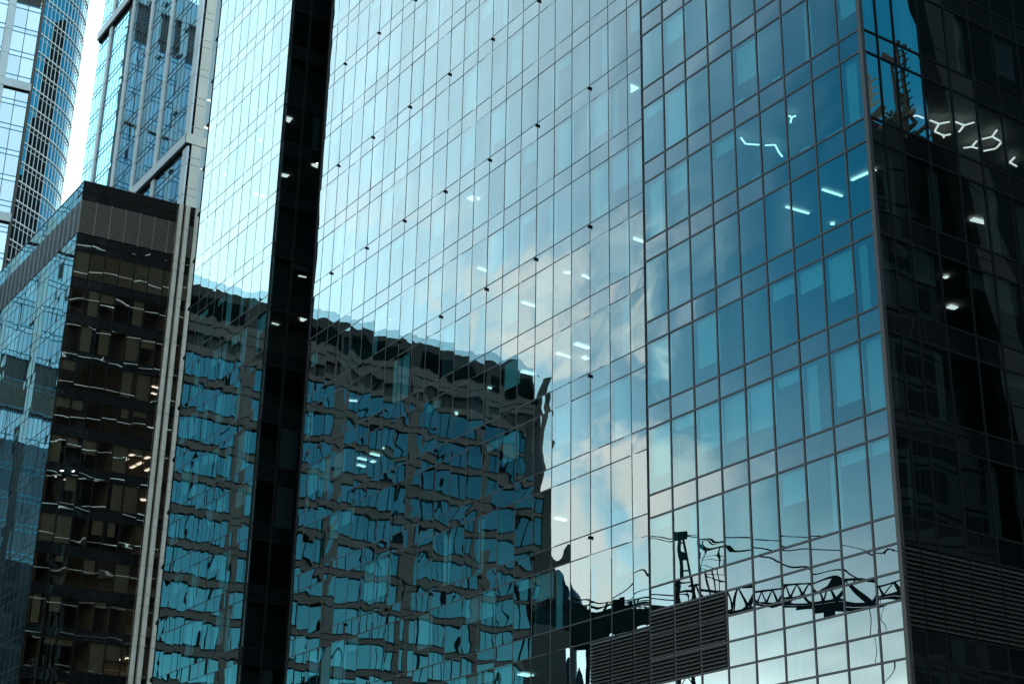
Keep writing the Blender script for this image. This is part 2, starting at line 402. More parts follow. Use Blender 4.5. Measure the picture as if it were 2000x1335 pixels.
LAMPS = [
    ('P', [(1663, 352), (1696, 337)], .2, 'slanting white strip light beside the tower corner, rising to the right'),
    ('P', [(1606, 370), (1645, 383)], .16, 'white strip light one pane left of the corner pane, second row of lit strips'),
    ('P', [(1535, 404), (1580, 417)], .16, 'white strip light crossing a mullion below a drawn blind'),
    ('P', [(1622, 437), (1630, 437)], .25, 'small white spot of light under the middle strip light'),
    ('P', [(1404, 488), (1420, 494)], .22, 'short white strip light left of the reflected white cloud'),
    ('P', [(1280, 592), (1303, 600)], .20, 'dim strip light in the first pane column right of the step in the front'),
    ('R', [(1236, 465), (1259, 473)], .20, 'strip light in the narrow last pane before the step in the front'),
    ('R', [(1137, 538), (1143, 539), (1150, 544)], .16, 'bent white light strip near the middle of the front'),
    ('R', [(1101, 532), (1114, 533)], .14, 'thin short light strip left of the bent one'),
    ('R', [(1086, 690), (1114, 699)], .30, 'thick white strip light, lower left one of the brightest pair'),
    ('R', [(1123, 671), (1151, 680)], .30, 'thick white strip light, upper right one of the brightest pair'),
    ('R', [(1139, 697), (1147, 701)], .30, 'round bright spot under the upper strip of the brightest pair'),
    ('R', [(1018, 725), (1044, 731)], .34, 'strip light at the top right corner of the reflected grey block'),
    ('R', [(1019, 590), (1045, 598)], .20, 'strip light above the clip at the foot of the pale cloud'),
    ('R', [(934, 523), (950, 529)], .20, 'strip light up and left of the middle of the tower front'),
    ('R', [(875, 570), (888, 575)], .20, 'short strip light between two clips above the mirrored roof'),
    ('R', [(934, 646), (947, 650)], .18, 'faint strip light just above the mirrored roof line'),
    ('R', [(763, 624), (779, 630)], .24, 'strip light right above the mirrored roof, fourth clip column'),
    ('R', [(635, 500), (648, 505)], .20, 'thin strip light close to the dark slot, above its square lamps'),
    ('R', [(863, 816), (882, 821)], .34, 'white strip light in the dark mirrored block near its right end'),
    ('R', [(951, 758), (959, 759)], .40, 'square white light, upper one of the column near the mirrored corner'),
    ('R', [(951, 778), (959, 779)], .40, 'square white light under the upper one near the mirrored corner'),
    ('R', [(950, 818), (957, 822)], .30, 'small light lowest of the column near the mirrored corner'),
    ('R', [(889, 807), (894, 807)], .40, 'tiny square light above the white strip in the mirrored block'),
    ('R', [(611, 835), (627, 839)], .22, 'strip light just right of the dark slot in the mirrored block'),
    ('R', [(682, 782), (698, 783)], .20, 'level strip light under the mirrored louvres'),
    ('R', [(749, 874), (768, 879)], .30, 'topmost long strip of the cluster of parallel strip lights'),
    ('R', [(724, 885), (742, 890)], .30, 'second strip of the cluster of parallel strip lights'),
    ('R', [(699, 894), (717, 898)], .30, 'third strip of the cluster of parallel strip lights'),
    ('R', [(698, 907), (713, 911)], .30, 'lowest strip of the cluster of parallel strip lights'),
    ('R', [(757, 860), (765, 862)], .35, 'short light above the cluster of parallel strip lights'),
    ('R', [(725, 900), (732, 902)], .35, 'short light right of the lowest strip of the cluster'),
    ('R', [(1084, 1011), (1105, 1016)], .26, 'strip light in the pale pane right of the mirrored slanting wall'),
    ('R', [(1047, 1029), (1058, 1031)], .34, 'short strip light inside the mirrored slanting wall'),
    ('R', [(1017, 1315), (1036, 1319)], .60, 'broad white light near the bottom edge, left of the louvres'),
    ('Q', [(1898, 428), (1925, 435)], .42, 'broad white strip light in the dark flank'),
    ('Q', [(1845, 540), (1850, 542)], .30, 'small round light alone in the middle of the dark flank'),
    ('Q', [(1853, 598), (1867, 602)], .45, 'bright barred light below the small round one in the dark flank'),
    ('Q', [(1704, 331), (1708, 334)], .30, 'small bright wedge of light just round the tower corner'),
    ('W', [(498, 965), (513, 960)], .34, 'slanting strip light low in the dark slot'),
    ('W', [(502, 987), (508, 987)], .40, 'small square light under the slanting strip in the slot'),
    ('S', [(497, 377), (503, 380)], .30, 'pale light behind the bright left strip of the front, left of a pair'),
    ('S', [(508, 381), (517, 384)], .30, 'pale light behind the bright left strip of the front, right of a pair'),
    ('S', [(472, 414), (480, 416)], .40, 'pale oval light behind the left strip, below the pair'),
    ('S', [(436, 446), (443, 448)], .40, 'lowest pale light behind the left strip'),
]
QUADS = [
    ('W', [(580, 141), (586, 134), (597, 138), (597, 145)], 'white square lamp, topmost in the dark slot'),
    ('W', [(560, 229), (571, 232), (565, 240), (559, 237)], 'white square lamp, second from the top in the dark slot'),
    ('W', [(551, 340), (565, 343), (560, 347), (550, 345)], 'white square lamp in the dark slot, beside a warm one'),
    ('W', [(525, 635), (532, 631), (545, 635), (537, 641)], 'white square lamp in the slot level with the mirrored roof'),
    ('W', [(608, 323), (613, 319), (621, 320), (620, 329)], 'pale square lamp at the right edge of the slot'),
    ('W', [(586, 619), (600, 623), (592, 628), (586, 626)], 'square lamp right of the one level with the mirrored roof'),
    ('R', [(627, 636), (633, 631), (640, 633), (636, 639)], 'warm square lamp just right of the slot under the mirrored roof'),
    ('R', [(603, 660), (608, 653), (610, 657), (605, 661)], 'tiny warm lamp at the slot edge under the mirrored roof'),
    ('R', [(912, 388), (924, 383), (925, 394)], 'white triangular lamp left one of a pair in the upper front'),
    ('R', [(932, 386), (938, 388), (933, 392)], 'white triangular lamp, small right one of a pair in the upper front'),
    ('R', [(1232, 166), (1248, 173), (1232, 182)], 'large white triangle of light near the step in the front'),
    ('S', [(455, 243), (465, 244), (465, 251), (456, 249)], 'pale square lamp high behind the left strip of the front'),
    ('S', [(504, 276), (511, 270), (512, 277)], 'pale triangular lamp right of the high square one'),
    ('S', [(434, 342), (440, 336), (441, 343)], 'pale triangular lamp near the left edge of the front'),
]
YG = 'branching pendant lights on the tenth floor'
YL = [('P', [[(1447, 269), (1456, 281), (1483, 283)]], 'bent white pendant light, leftmost behind the blue front'),
      ('P', [[(1494, 284), (1514, 283), (1521, 297), (1528, 306)]], 'bent white pendant light with a forked tail behind the blue front'),
      ('P', [[(1541, 226), (1546, 230), (1544, 240)], [(1546, 230), (1554, 226)]], 'small Y shaped pendant light alone above the forked one'),
      ('Q', [[(1784, 227), (1792, 226), (1804, 231)]], 'short bent pendant light under the mirrored blue sky'),
      ('Q', [[(1816, 235), (1834, 242), (1855, 238)], [(1834, 242), (1826, 256)]], 'Y shaped pendant light, upper left of the branching group'),
      ('Q', [[(1826, 257), (1844, 265), (1857, 262)], [(1844, 265), (1843, 269)]], 'flat branching pendant light closing the left ring'),
      ('Q', [[(1866, 238), (1883, 245), (1903, 239)], [(1883, 245), (1873, 258)]], 'Y shaped pendant light to the right of the left ring'),
      ('Q', [[(1882, 289), (1898, 287), (1908, 275)], [(1898, 287), (1909, 290)]], 'Y shaped pendant light lowest in the branching group'),
      ('Q', [[(1918, 272), (1938, 267), (1947, 254)], [(1938, 267), (1954, 276)]], 'Y shaped pendant light at the top of the right ring'),
      ('Q', [[(1955, 279), (1947, 288)], [(1946, 290), (1921, 295)]], 'lower bars of the right ring of pendant lights'),
      ('Q', [[(1982, 307), (1972, 317), (1986, 325)]], 'V shaped pendant light at the far right')]

LIT = {'P': [], 'R': [], 'S': [], 'Q': [], 'W': []}      # where lit lamps show through, no blind is drawn
for wh, pts, w, lab in LAMPS: LIT[wh] += pts
for wh, pts, lab in QUADS: LIT[wh] += pts
for wh, segs, lab in YL:
    for sg in segs: LIT[wh] += sg
def lamp_in(p):
    f = p['fac']; wh = {id(fP): 'P', id(fR): 'R', id(fS): 'S', id(fQ): 'Q', id(fW): 'W'}[id(f)]
    for x, y in LIT[wh]:
        h = on_n(x, y, f.P0[1]) if wh in 'PRS' else on_u(x, y, f.P0[0])
        t = (h[:2]-f.P0) @ f.a
        if p['t'][0]-.05 < t < p['t'][1]+.05 and p['z0']-.1 < h[2] < p['z1']+.1: return True
    return False
lit_blind = MB()
def blinds(p, o, r):
    f = p['fac']
    if f is fE or not p['near'] or lamp_in(p): return
    w, z0, z1 = p['w'], p['z0'], p['z1']
    q = r.random(); kinds = []
    lo = f in (fQ, fW)
    if q < (0.34 if f is fP else 0.55): return
    if q < 0.80: kinds.append(('roll', r.choice([0.14, 0.22, 0.3, 0.42, 0.5, 0.62, 0.72])))
    elif q < 0.84: kinds.append(('roll', 0.97))
    else: kinds.append(('curt', r.random()))
    mb = MB()
    for kd, a_ in kinds:
        if kd == 'roll':
            zz = z1-0.08-(z1-z0-0.12)*a_
            t0 = p['t'][0]+0.07+ (0.16 if r.random() < .4 else 0); t1 = p['t'][1]-0.07
            mb.box(f.pt(t0, -0.20), f.a, -f.N, t1-t0, 0.008, zz, z1-0.05)
            mb.box(f.pt(t0, -0.195), f.a, -f.N, t1-t0, 0.03, zz-0.03, zz)
        else:
            ww = w*(0.25+0.35*a_); s0 = p['t'][0]+0.06 if r.random() < .5 else p['t'][1]-0.06-ww
            n = 24; pts = []
            for i in range(n+1):
                t = s0+ww*i/n; c = f.pt(t, -0.26-0.035*sin(i*1.9))
                pts.append(c)
            V = [(c[0], c[1], z) for z in (z0+0.04, z1-0.06) for c in pts]
            mb.add(V, [(i, i+1, i+n+2, i+n+1) for i in range(n)])
    if o is not None: mb.build('blind', M['blind'], o) if False else attach(mb, 'blind', M['blind'], o)
    else:
        for v_, in zip(mb.v): pass
        lit_blind.add(np.concatenate(mb.v), mb.f)
def attach(mb, name, mat, parent_part):
    """a sub-part: same frame as its thing's root"""
    root = parent_part.parent
    o = mb.build(name, mat, root); o.parent = parent_part
    return o
gEnd = glass('end_wall_glass', 0.02, (0.8, 0.75, 0.7), 'back', body=(0.010, 0.009, 0.008), power=5.0)
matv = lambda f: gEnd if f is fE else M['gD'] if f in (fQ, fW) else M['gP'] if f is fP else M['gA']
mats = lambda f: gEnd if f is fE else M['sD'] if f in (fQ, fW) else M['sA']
allA = [fP, fR, fS, fQ, fW, fE]
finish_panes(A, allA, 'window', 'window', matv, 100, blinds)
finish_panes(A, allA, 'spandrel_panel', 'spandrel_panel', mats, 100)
lit_blind.build('blind', M['blind'], A, stuff=True)

def frame(fac, cols, zs, zlo, zhi, wv, wh, dep, mat, root, name='mullion_grid', vsplit=None, skipz=None, back=0.03):
    mb = MB()
    for t in cols:
        mb.box(fac.pt(t-wv/2, dep), fac.a, -fac.N, wv, dep+back, zlo, zhi)
    L0, L1 = cols[0], cols[-1]
    for z in zs:
        mb.box(fac.pt(L0, dep-0.003), fac.a, -fac.N, L1-L0, dep+back-0.006, z-wh/2, z+wh/2)
    return mb.build(name, mat, root)
zsA = [T(k) for k in range(-22, 6)]+[Bz(k) for k in range(-22, 6)]
zsR = [T(k) for k in range(-22, 10)]+[Bz(k) for k in range(-22, 10)]
zsP = zsA+X[1:]
frame(fP, colsP, zsP, GROUND, ZTOP, 0.072, 0.075, 0.03, M['jointP'], A)
frame(fR, colsR, zsR, GROUND, ZTOP, 0.055, 0.06, 0.006, M['joint'], A)
frame(fS, colsS, zsR, GROUND, ZTOP, 0.050, 0.06, 0.006, M['joint'], A)
frame(fQ, colsQ, zsP, GROUND, ZTOP, 0.085, 0.085, 0.035, M['bmul'], A)
frame(fW, colsW, zsR, GROUND, ZTOP, 0.16, 0.08, 0.02, M['bmul'], A)
frame(fE, colsE, [], GROUND, ZTOP, 0.08, 0.085, 0.035, M['bmul'], A)
mb = MB()
mb.aab(CU-0.13, CU+0.045, CN-0.045, CN+0.13, GROUND, ZTOP)
mb.build('corner_post', M['mul'], A)
mb = MB(); mb.aab(PE-0.06, PE+0.02, CN-0.03, NR+0.05, GROUND, ZTOP); mb.build('return_wall', M['mul'], A)
mb = MB(); mb.aab(-84.11-0.20, -84.11, NR-0.01, 46, GROUND, ZTOP); mb.build('slot_jamb', M['bmul'], A)
mb = MB(); mb.aab(-87.34, -84.0, 45.2, 45.4, GROUND, ZTOP); mb.build('slot_back', M['bmul'], A)
# bright ledges on the far end wall, one at each storey (seen mirrored in the brown block)
for k in range(-15, 9):
    mb = MB(); cc = [(-100.86-0.42*sin(i/10*math.pi), T(k)+0.20*cos(i/10*math.pi)) for i in range(11)]
    mb.add([(x, y, z) for y in (CN, 66.0) for x, z in cc], [(i, i+1, i+12, i+11) for i in range(10)]); mb.build('ledge', M['strip'], A)
# floors, core, partitions
foot = [(-35.7, 39.55), (-35.7, 76), (-100.6, 76), (-100.6, 39.55), (-87.55, 39.55), (-87.55, 46), (-83.9, 46), (-83.9, 41.1), (PE-0.2, 41.1), (PE-0.2, 39.55)]
for k in range(-22, 9):
    mb = MB(); mb.prism(foot[::-1], Bz(k)+0.06, T(k)-0.06)
    mb.build('floor_slab', M['slab'], A)
mb = MB(); mb.aab(-96, -43.5, 50.5, 74, GROUND, ZTOP-1); mb.build('core_wall', M['wall'], A)
mb = MB()
for k in range(-22, 6):
    z0, z1 = T(k)-0.06, Bz(k-1)+0.06
    t = -40.0
    while t > -99:
        t -= random.choice([3.0, 4.5, 4.5, 6.0, 7.5])
        n0 = 39.75 if (t > PE or t < -87.6) else 41.3
        if -87.6 < t < -83.8 or t < -100: continue
        mb.aab(t-0.06, t+0.06, n0, 50.5, z0, z1)
mb.build('partition_wall', M['wall'], A, stuff=True)
mb = MB(); mb.prism(foot[::-1], ZTOP, ZTOP+0.4); mb.build('roof', M['stoneD'], A)
# louvre panels
def louvre(root, fac, t0, t1, z0, z1, mat, pitch=0.15, depth=0.12, back='black', name='louvre_panel', posts=None, off=0.02, th=0.035, matb=None):
    mb = MB()
    n = int((z1-z0)/pitch)
    N3 = np.array([*fac.N, 0]); a3 = np.array([*fac.a, 0])
    for i in range(n):
        z = z0+pitch*(i+0.5)
        p = np.array([*fac.pt(t0+0.02, off), z]); q = np.array([*fac.pt(t1-0.02, off), z])
        v = [p-N3*depth*.5+[0, 0, .45*pitch], p+N3*depth*.5-[0, 0, .30*pitch], p+N3*depth*.5-[0, 0, .30*pitch-th], p-N3*depth*.5+[0, 0, .45*pitch+th]]
        v += [x+(q-p) for x in v]
        mb.add(v, [(0, 1, 2, 3), (7, 6, 5, 4), (0, 4, 5, 1), (1, 5, 6, 2), (2, 6, 7, 3), (3, 7, 4, 0)])
    o = mb.build(name, mat, root)
    bk = MB(); bk.box(fac.pt(t0, off-0.13), fac.a, -fac.N, t1-t0, 0.05, z0, z1); attach(bk, 'back_plate', M[back], o)
    return o
for i in range(6, 9):
    louvre(A, fP, colsP[i]+0.02, colsP[i+1]-0.02, X[3]+.05, X[0]-.05, M['louv'], 0.152)
for i in range(len(colsR)-1):
    if PE-colsR[i+1] >= LRX-0.02: louvre(A, fR, colsR[i]+.01, colsR[i+1]-.01, T(7)+.05, Bz(5)-.04, M['louv'], 0.152)
for i in range(0, 9):
    louvre(A, fQ, colsQ[i]+0.02, colsQ[i+1]-0.02, X[3]+.05, X[0]-.05, M['louv'], 0.16)
# black cradle brackets on every second storey
for k in range(-6, 7, 2):
    for j in range(0, 8):
        u = -54.664-1.5*3*j
        if u < -84: continue
        x, y, d = proj((u, NR-.05, T(k)-.2))
        if not (-10 < x < 2010 and -20 < y < 1350): continue
        mb = MB(); mb.aab(u-0.07, u+0.07, NR-0.10, NR-0.01, T(k)-0.23, T(k)-0.12); mb.aab(u-0.03, u+0.03, NR-0.13, NR-0.095, T(k)-0.27, T(k)-0.20)
        mb.build('bracket', M['black'], A)

# =================================================================== lamps on the ceilings
def ceil_of(x, y, where):
    if where == 'Q': h = on_u(x, y, CU)
    elif where == 'W': h = on_u(x, y, -87.3)
    elif where == 'R': h = on_n(x, y, NR)
    else: h = on_n(x, y, CN)
    k = math.floor((T0Z-h[2])/H)     # storey whose windows the ray enters lies between T(k+1) and Bz(k)
    return Bz(k)-0.02
def lamp_poly(pts, where, w, label, group=None, name='ceiling_light', mat='lamp', dz=0.0, close=False):
    zc_ = ceil_of(*pts[len(pts)//2], where)-dz
    P = [on_z(x, y, zc_) for x, y in pts]
    mb = MB()
    for i in range(len(P)-1): mb.bar(P[i], P[i+1], w*(.6 if where in 'PQ' else .8), 0.05)
    o = mb.build(name, M['lampd' if where in 'QW' else mat]); tag(o, label, 'ceiling light', group); return o
def lamp_quad(pts, where, label, group=None, mat='lamp'):
    zc_ = ceil_of(*pts[0], where)
    P = [on_z(x, y, zc_) for x, y in pts]
    mb = MB(); n = len(P)
    mb.add([(p[0], p[1], zc_) for p in P]+[(p[0], p[1], zc_+0.05) for p in P], [tuple(range(n)), tuple(range(n, 2*n))[::-1]]+[(i, (i+1) % n, (i+1) % n+n, i+n) for i in range(n)])
    o = mb.build('ceiling_light', M['lampd' if where in 'QW' else mat]); tag(o, label, 'ceiling light', group); return o
for wh, pts, w, lab in LAMPS: lamp_poly(pts, wh, w, lab, GL)
for wh, pts, lab in QUADS: lamp_quad(pts, wh, lab, GL, 'lampw' if 'warm' in lab else 'lamp')
for wh, segs, lab in YL:
    zc_ = ceil_of(*segs[0][0], 'P' if wh == 'P' else 'Q')
    zc_ -= 0.2
    mb = MB()
    for sg in segs:
        P = [on_z(x, y, zc_) for x, y in sg]
        for i in range(len(P)-1): mb.bar(P[i], P[i+1], 0.07, 0.04)
    tag(mb.build('pendant_light', M['lampd' if wh == 'Q' else 'lamp']), lab, 'pendant light', YG)
# black letter R inside the dark flank
fc = bpy.data.curves.new('letter', 'FONT'); fc.body = 'R'; fc.size = 0.85; fc.extrude = 0.01
lt = bpy.data.objects.new('sign_letter', fc); COL.objects.link(lt)
q = on_u(1711, 389, CU-0.5)
bpy.context.view_layer.update()
lt.location = q; lt.rotation_euler = (rad(90), 0, rad(90)); fc.materials.append(M['black'])
bpy.context.view_layer.update()
me = bpy.data.meshes.new_from_object(lt.evaluated_get(bpy.context.evaluated_depsgraph_get()))
l2 = bpy.data.objects.new('sign_letter', me); COL.objects.link(l2); l2.location = lt.location; l2.rotation_euler = lt.rotation_euler
bpy.data.objects.remove(lt); lt = l2
tag(lt, 'black letter R hanging just round the tower corner in the dark flank', 'sign letter')
# cartons and files on the office window sills
BX = [(1571, 268, .45), (1618, 236, .4), (1635, 236, .4), (1475, 330, .4), (1420, 364, .35), (1441, 155, .55), (1516, 142, .5), (1240, 505, .6), (1095, 480, .0), (1204, 1010, .9), (1230, 1015, .9)]
for i, (x, y, s_) in enumerate(BX):
    if s_ <= 0: continue
    pl_ = CN+0.35 if x > 1262 else NR+0.35
    q = on_n(x, y, pl_); k = math.floor((T0Z-q[2])/H)+1; z = T(k)
    mb = MB(); mb.aab(q[0]-s_/2, q[0]+s_/2, pl_, pl_+0.3, z, z+s_*0.8); mb.aab(q[0]-s_/2-.01, q[0]+s_/2+.01, pl_-.01, pl_+0.31, z+s_*.8, z+s_*.8+.06)
    names = ['on the sill below the small Y light', 'on the sill two panes left of the corner, left of a pair', 'on the sill two panes left of the corner, right of a pair',
             'under the leftmost bent pendant light', 'low on the sill left of the bent lights', 'on a sill high in the projecting front', 'on a sill high in the front near the corner',
             'beside the step in the front, mid height', '', 'behind the pale pane left of the step, lower storey', 'behind the last pane before the step, lower storey']
    tag(mb.build('carton', M['box']), 'white carton '+names[i], 'box', 'cartons on the office sills')

# =================================================================== brown-black block at the left
BC = np.array([-142.638, 43.074]); ps = rad(85.6)
Bd = (cos(ps), sin(ps)); BNn = (sin(ps), -cos(ps))
Bk = thing('louvred_office_block', (BC[0], BC[1], GROUND), 'dark brown glass block with louvred top storey and blue flank', 'office block')
def visB(x, y): return x < 434-.1004*y
fBd = Facade(Bk, BC, Bd, BNn, 0.0021, (5, 9), visB)
fBb = Facade(Bk, BC, (-1, 0), (0, -1), 0.0009, (4, 7))
colsBd = [0, 1.55, 3.05, 4.55, 6.05, 7.55, 9.05, 9.85]
colsBd2 = [11.0, 11.62]
colsBb = [1.53*i for i in range(0, 60)]
BT = 75.2
rowsB = [(68.63, 69.47, 's'), (67.6, 68.63, 's')]
rowsBw = [(T(-8)+0, 67.6, 'w')]
for k in range(-8, 9): rowsB.append((Bz(k), T(k), 's')); rowsBw.append((T(k+1), Bz(k), 'w'))
for cs in (colsBd, colsBd2):
    for z0, z1, _ in rowsB+[(74.16, BT, 's'), (73.18, 74.16, 's')]:
        for i in range(len(cs)-1): fBd.pane(cs[i], cs[i+1], z0, z1, 'spandrel_panel')
    for z0, z1, _ in rowsBw:
        for i in range(len(cs)-1): fBd.pane(cs[i], cs[i+1], z0, z1, 'window')
for z0, z1, kd in [(a, b, 'blue_spandrel_panel') for a, b, _ in rowsB+[(74.16, BT, 's'), (73.18, 74.16, 's')]]+[(a, b, 'blue_window') for a, b, _ in rowsBw]:
    for i in range(len(colsBb)-1): fBb.pane(colsBb[i], colsBb[i+1], z0, z1, kd)
bbl = MB()
def blindsB(p, o, r):
    f = p['fac']; w, z0, z1 = p['w'], p['z0'], p['z1']
    if not p['near'] or r.random() < 0.45: return
    a_ = r.choice([0.2, 0.35, 0.5, 0.95, 0.95]); zz = z1-0.05-(z1-z0-0.1)*a_
    mb = MB(); t0 = p['t'][0]+0.08+(0.35 if r.random() < .3 else 0); t1 = p['t'][1]-0.08-(0.3 if r.random() < .3 else 0)
    if t1-t0 < .3: return
    mb.box(f.pt(t0, -0.22), f.a, -f.N, t1-t0, 0.01, zz, z1-0.04)
    if o is not None: attach(mb, 'blind', M['blindB'], o)
    else: bbl.add(np.concatenate(mb.v), mb.f)
finish_panes(Bk, [fBd], 'window', 'window', lambda f: M['gB'], 100, blindsB)
finish_panes(Bk, [fBd], 'spandrel_panel', 'spandrel_panel', lambda f: M['sB'], 100)
finish_panes(Bk, [fBb], 'blue_window', 'blue_window', lambda f: M['gBb'], 100)
finish_panes(Bk, [fBb], 'blue_spandrel_panel', 'blue_spandrel_panel', lambda f: M['gBb'], 100)
bbl.build('blind', M['blindB'], Bk, stuff=True)
zB = [BT, 74.16, 73.18, 69.47, 68.63, 67.6]+[T(k) for k in range(-8, 9)]+[Bz(k) for k in range(-8, 9)]
frame(fBd, colsBd, zB, GROUND, BT, 0.10, 0.085, 0.03, M['bmul'], Bk)
frame(fBd, colsBd2, zB, GROUND, BT, 0.08, 0.085, 0.03, M['bmul'], Bk)
frame(fBb, colsBb, zB, GROUND, BT, 0.06, 0.07, 0.02, M['joint'], Bk, 'blue_flank_grid')
mb = MB(); mb.box(fBd.pt(-0.05, 0.06), Bd, -np.array(BNn), 12.3, 0.5, BT, BT+0.10); mb.box(fBb.pt(-0.05, 0.05), (-1, 0), (0, 1), 90, 0.5, BT, BT+0.10); mb.build('coping', M['louv'], Bk)
for i in range(len(colsBd)-1): louvre(Bk, fBd, colsBd[i]+.06, colsBd[i+1]-.06, 69.52, 73.12, M['louvB'], 0.18, 0.10, th=0.03)
louvre(Bk, fBd, colsBd2[0]+.04, colsBd2[1]-.04, 69.52, 73.12, M['louvB'], 0.18, 0.10, th=0.03)
for i in range(0, 24): louvre(Bk, fBb, colsBb[i]+.05, colsBb[i+1]-.05, 69.52, 73.12, M['louvG'], 0.15, 0.10, th=0.04)
mb = MB()
for t in colsBd: mb.box(fBd.pt(t-.06, .09), Bd, -np.array(BNn), .12, .12, 69.47, 73.18)
mb.build('louvre_post', M['louvB'], Bk)
for t in colsBb[:24]:
    mb = MB(); mb.box(fBb.pt(t-.05, .09), (-1, 0), (0, 1), .10, .12, 69.47, 73.18); mb.build('louvre_post', M['louvG'], Bk)
# stone fins with joints
for t0, w_, dp in [(9.90, .38, .5), (10.60, .42, .5), (11.66, .70, .35)]:
    z = BT; zc2 = GROUND
    lv = sorted([BT]+[T(k) for k in range(-10, 9)]+[Bz(k) for k in range(-10, 9)]+[GROUND])
    mb = MB()
    for i in range(len(lv)-1):
        mb.box(fBd.pt(t0, dp), Bd, -np.array(BNn), w_*0.55, dp+.1, lv[i]+0.02, lv[i+1]-0.02)
        mb.box(fBd.pt(t0+w_*0.6, dp-.12), Bd, -np.array(BNn), w_*0.4, dp, lv[i]+0.02, lv[i+1]-0.02)
    mb.build('stone_fin', M['fin'], Bk)
mb = MB(); mb.box(fBd.pt(10.28, -.1), Bd, -np.array(BNn), .32, .2, GROUND, BT); mb.build('fin_recess', M['louv'], Bk)
# inside the brown block
bb = -np.array(BNn)
for k in range(-8, 9):
    mb = MB(); mb.box(fBd.pt(0.2, -0.35), Bd, bb, 14, 8, Bz(k)+.05, T(k)-.05); mb.build('floor_slab', M['wallB'], Bk)
mb = MB(); mb.box(fBd.pt(0.2, -8.4), Bd, bb, 14, .2, GROUND, BT-.2); mb.build('core_wall', M['wallB'], Bk)
mb = MB(); mb.box(fBd.pt(0.18, -.2), Bd, bb, .1, 8, GROUND, BT-.2); mb.build('flank_lining', M['wallB'], Bk)
mb = MB()
for k in range(-7, 9):
    for t in colsBd[1:]:
        if random.random() < .35: mb.box(fBd.pt(t, -.3), Bd, bb, .1, 8, T(k)-.05, Bz(k-1)+.05)
mb.build('partition_wall', M['wallB'], Bk, stuff=True)
mb = MB(); mb.prism([tuple(BC+np.array([-.3, .3])), tuple(BC+np.array([.6, 12.])), tuple(BC+np.array([-85, 12.])), tuple(BC+np.array([-85, .3]))], BT-.3, BT-.05); mb.build('roof', M['stoneD'], Bk)
def onB(x, y, z=None):
    r = ray(x, y); t_, s_ = np.linalg.solve(np.array([[r[0], -Bd[0]], [r[1], -Bd[1]]]), BC); return s_, r[2]*t_
c3 = lambda x, y: (x/2.934, 880+y/2.934)
BL = [((665, 80), (690, 68)), ((700, 60), (730, 45)), ((745, 28), (765, 20)), ((750, 98), (775, 85)), ((785, 80), (815, 65)), ((832, 45), (855, 35)), ((835, 115), (860, 102)),
      ((730, 266), (760, 266)), ((806, 280), (838, 281)), ((655, 1020), (725, 1028)), ((610, 1170), (640, 1174)), ((680, 1197), (710, 1192)), ((710, 1187), (740, 1186)), ((640, 775), (690, 772)), ((350, 112), (360, 115)), ((415, 115), (425, 117))]
names = ['first dash of the nearer row of slanting strip lights', 'second dash of the nearer row of slanting strip lights', 'third dash of the nearer row of slanting strip lights', 'first dash of the farther row of slanting strip lights',
         'second dash of the farther row of slanting strip lights', 'third dash of the farther row of slanting strip lights', 'lone dash below the farther row of strip lights', 'white oval lamp, left of two ovals', 'white oval lamp, right of two ovals',
         'thin level strip light low in the brown block', 'small strip light near the bottom of the brown block, left', 'small strip light near the bottom of the brown block, middle', 'small strip light near the bottom of the brown block, right',
         'thin strip light below the two ovals', 'tiny spot light left of another in the brown block', 'tiny spot light right of another in the brown block']
for (p, q_), lab in zip(BL, names):
    a_, b_ = c3(*p), c3(*q_)
    s_, z_ = onB(*a_); k = math.floor((T0Z-z_)/H); zc_ = Bz(k)-.02
    mb = MB(); mb.bar(on_z(*a_, zc_), on_z(*b_, zc_), .35 if 'oval' not in lab else .6, .05)
    tag(mb.build('ceiling_light', M['lamp']), lab+('' if 'brown' in lab else ' in the brown block'), 'ceiling light', 'lit ceiling lights inside the brown block')
for (xa, ya), (xb, yb), lab in [((238, 756), (252, 759), 'white strip light mid height in the brown block'), ((297, 754), (311, 758), 'white strip light left of the stone fins'), ((296, 767), (305, 770), 'short strip light under the one left of the stone fins')]:
    s_, z_ = onB(xa, ya); k = math.floor((T0Z-z_)/H); zc_ = Bz(k)-.02
    mb = MB(); mb.bar(on_z(xa, ya, zc_), on_z(xb, yb, zc_), .35, .05)
    tag(mb.build('ceiling_light', M['lamp']), lab, 'ceiling light', 'lit ceiling lights inside the brown block')

def above_B(x, y): return (y < 353+(165-x)*1.06 if x < 165 else y < 353+.2466*(x-165)) and x < 434-.1004*y
# =================================================================== blue tower with piers (middle)
MU, MN, MH = -180.63, 67.97, 4.6
Tm = thing('pier_tower', (MU, MN, GROUND), 'blue glass tower with pale vertical piers and beige end panels behind the brown block', 'tower')
fM = Facade(Tm, (MU, MN), (-1, 0), (0, -1), 0.0010, (4, 6), above_B)
JZ = [106.7+MH*i for i in range(-14, 11)]
ME = 226.8-180.63
piers = [(0.0, 1.6), (11.6, 12.75), (20.6, 21.7), (29.6, 30.75), (39.8, 40.9)]
colsM = []
prev = 1.6
segs = [(1.6, 11.6, 6), (12.75, 20.6, 5), (21.7, 29.6, 5), (30.75, 39.8, 6), (40.9, ME, 3)]
vm = MB()
for a_, b_, n in segs:
    cs = [a_+(b_-a_)*i/n for i in range(n+1)]
    for i in range(n):
        for z in JZ:
            fM.pane(cs[i], cs[i+1], z+.95, z+MH, 'window'); fM.pane(cs[i], cs[i+1], z, z+.95, 'spandrel_panel')
    for t in cs: vm.box(fM.pt(t-.04, .03), (-1, 0), (0, 1), .08, .08, 0, JZ[-1]+MH)
hm = MB()
for z in JZ:
    for dz in (0, .95): hm.box(fM.pt(1.6, .04), (-1, 0), (0, 1), ME-1.6, .07, z+dz-.06, z+dz+.06)
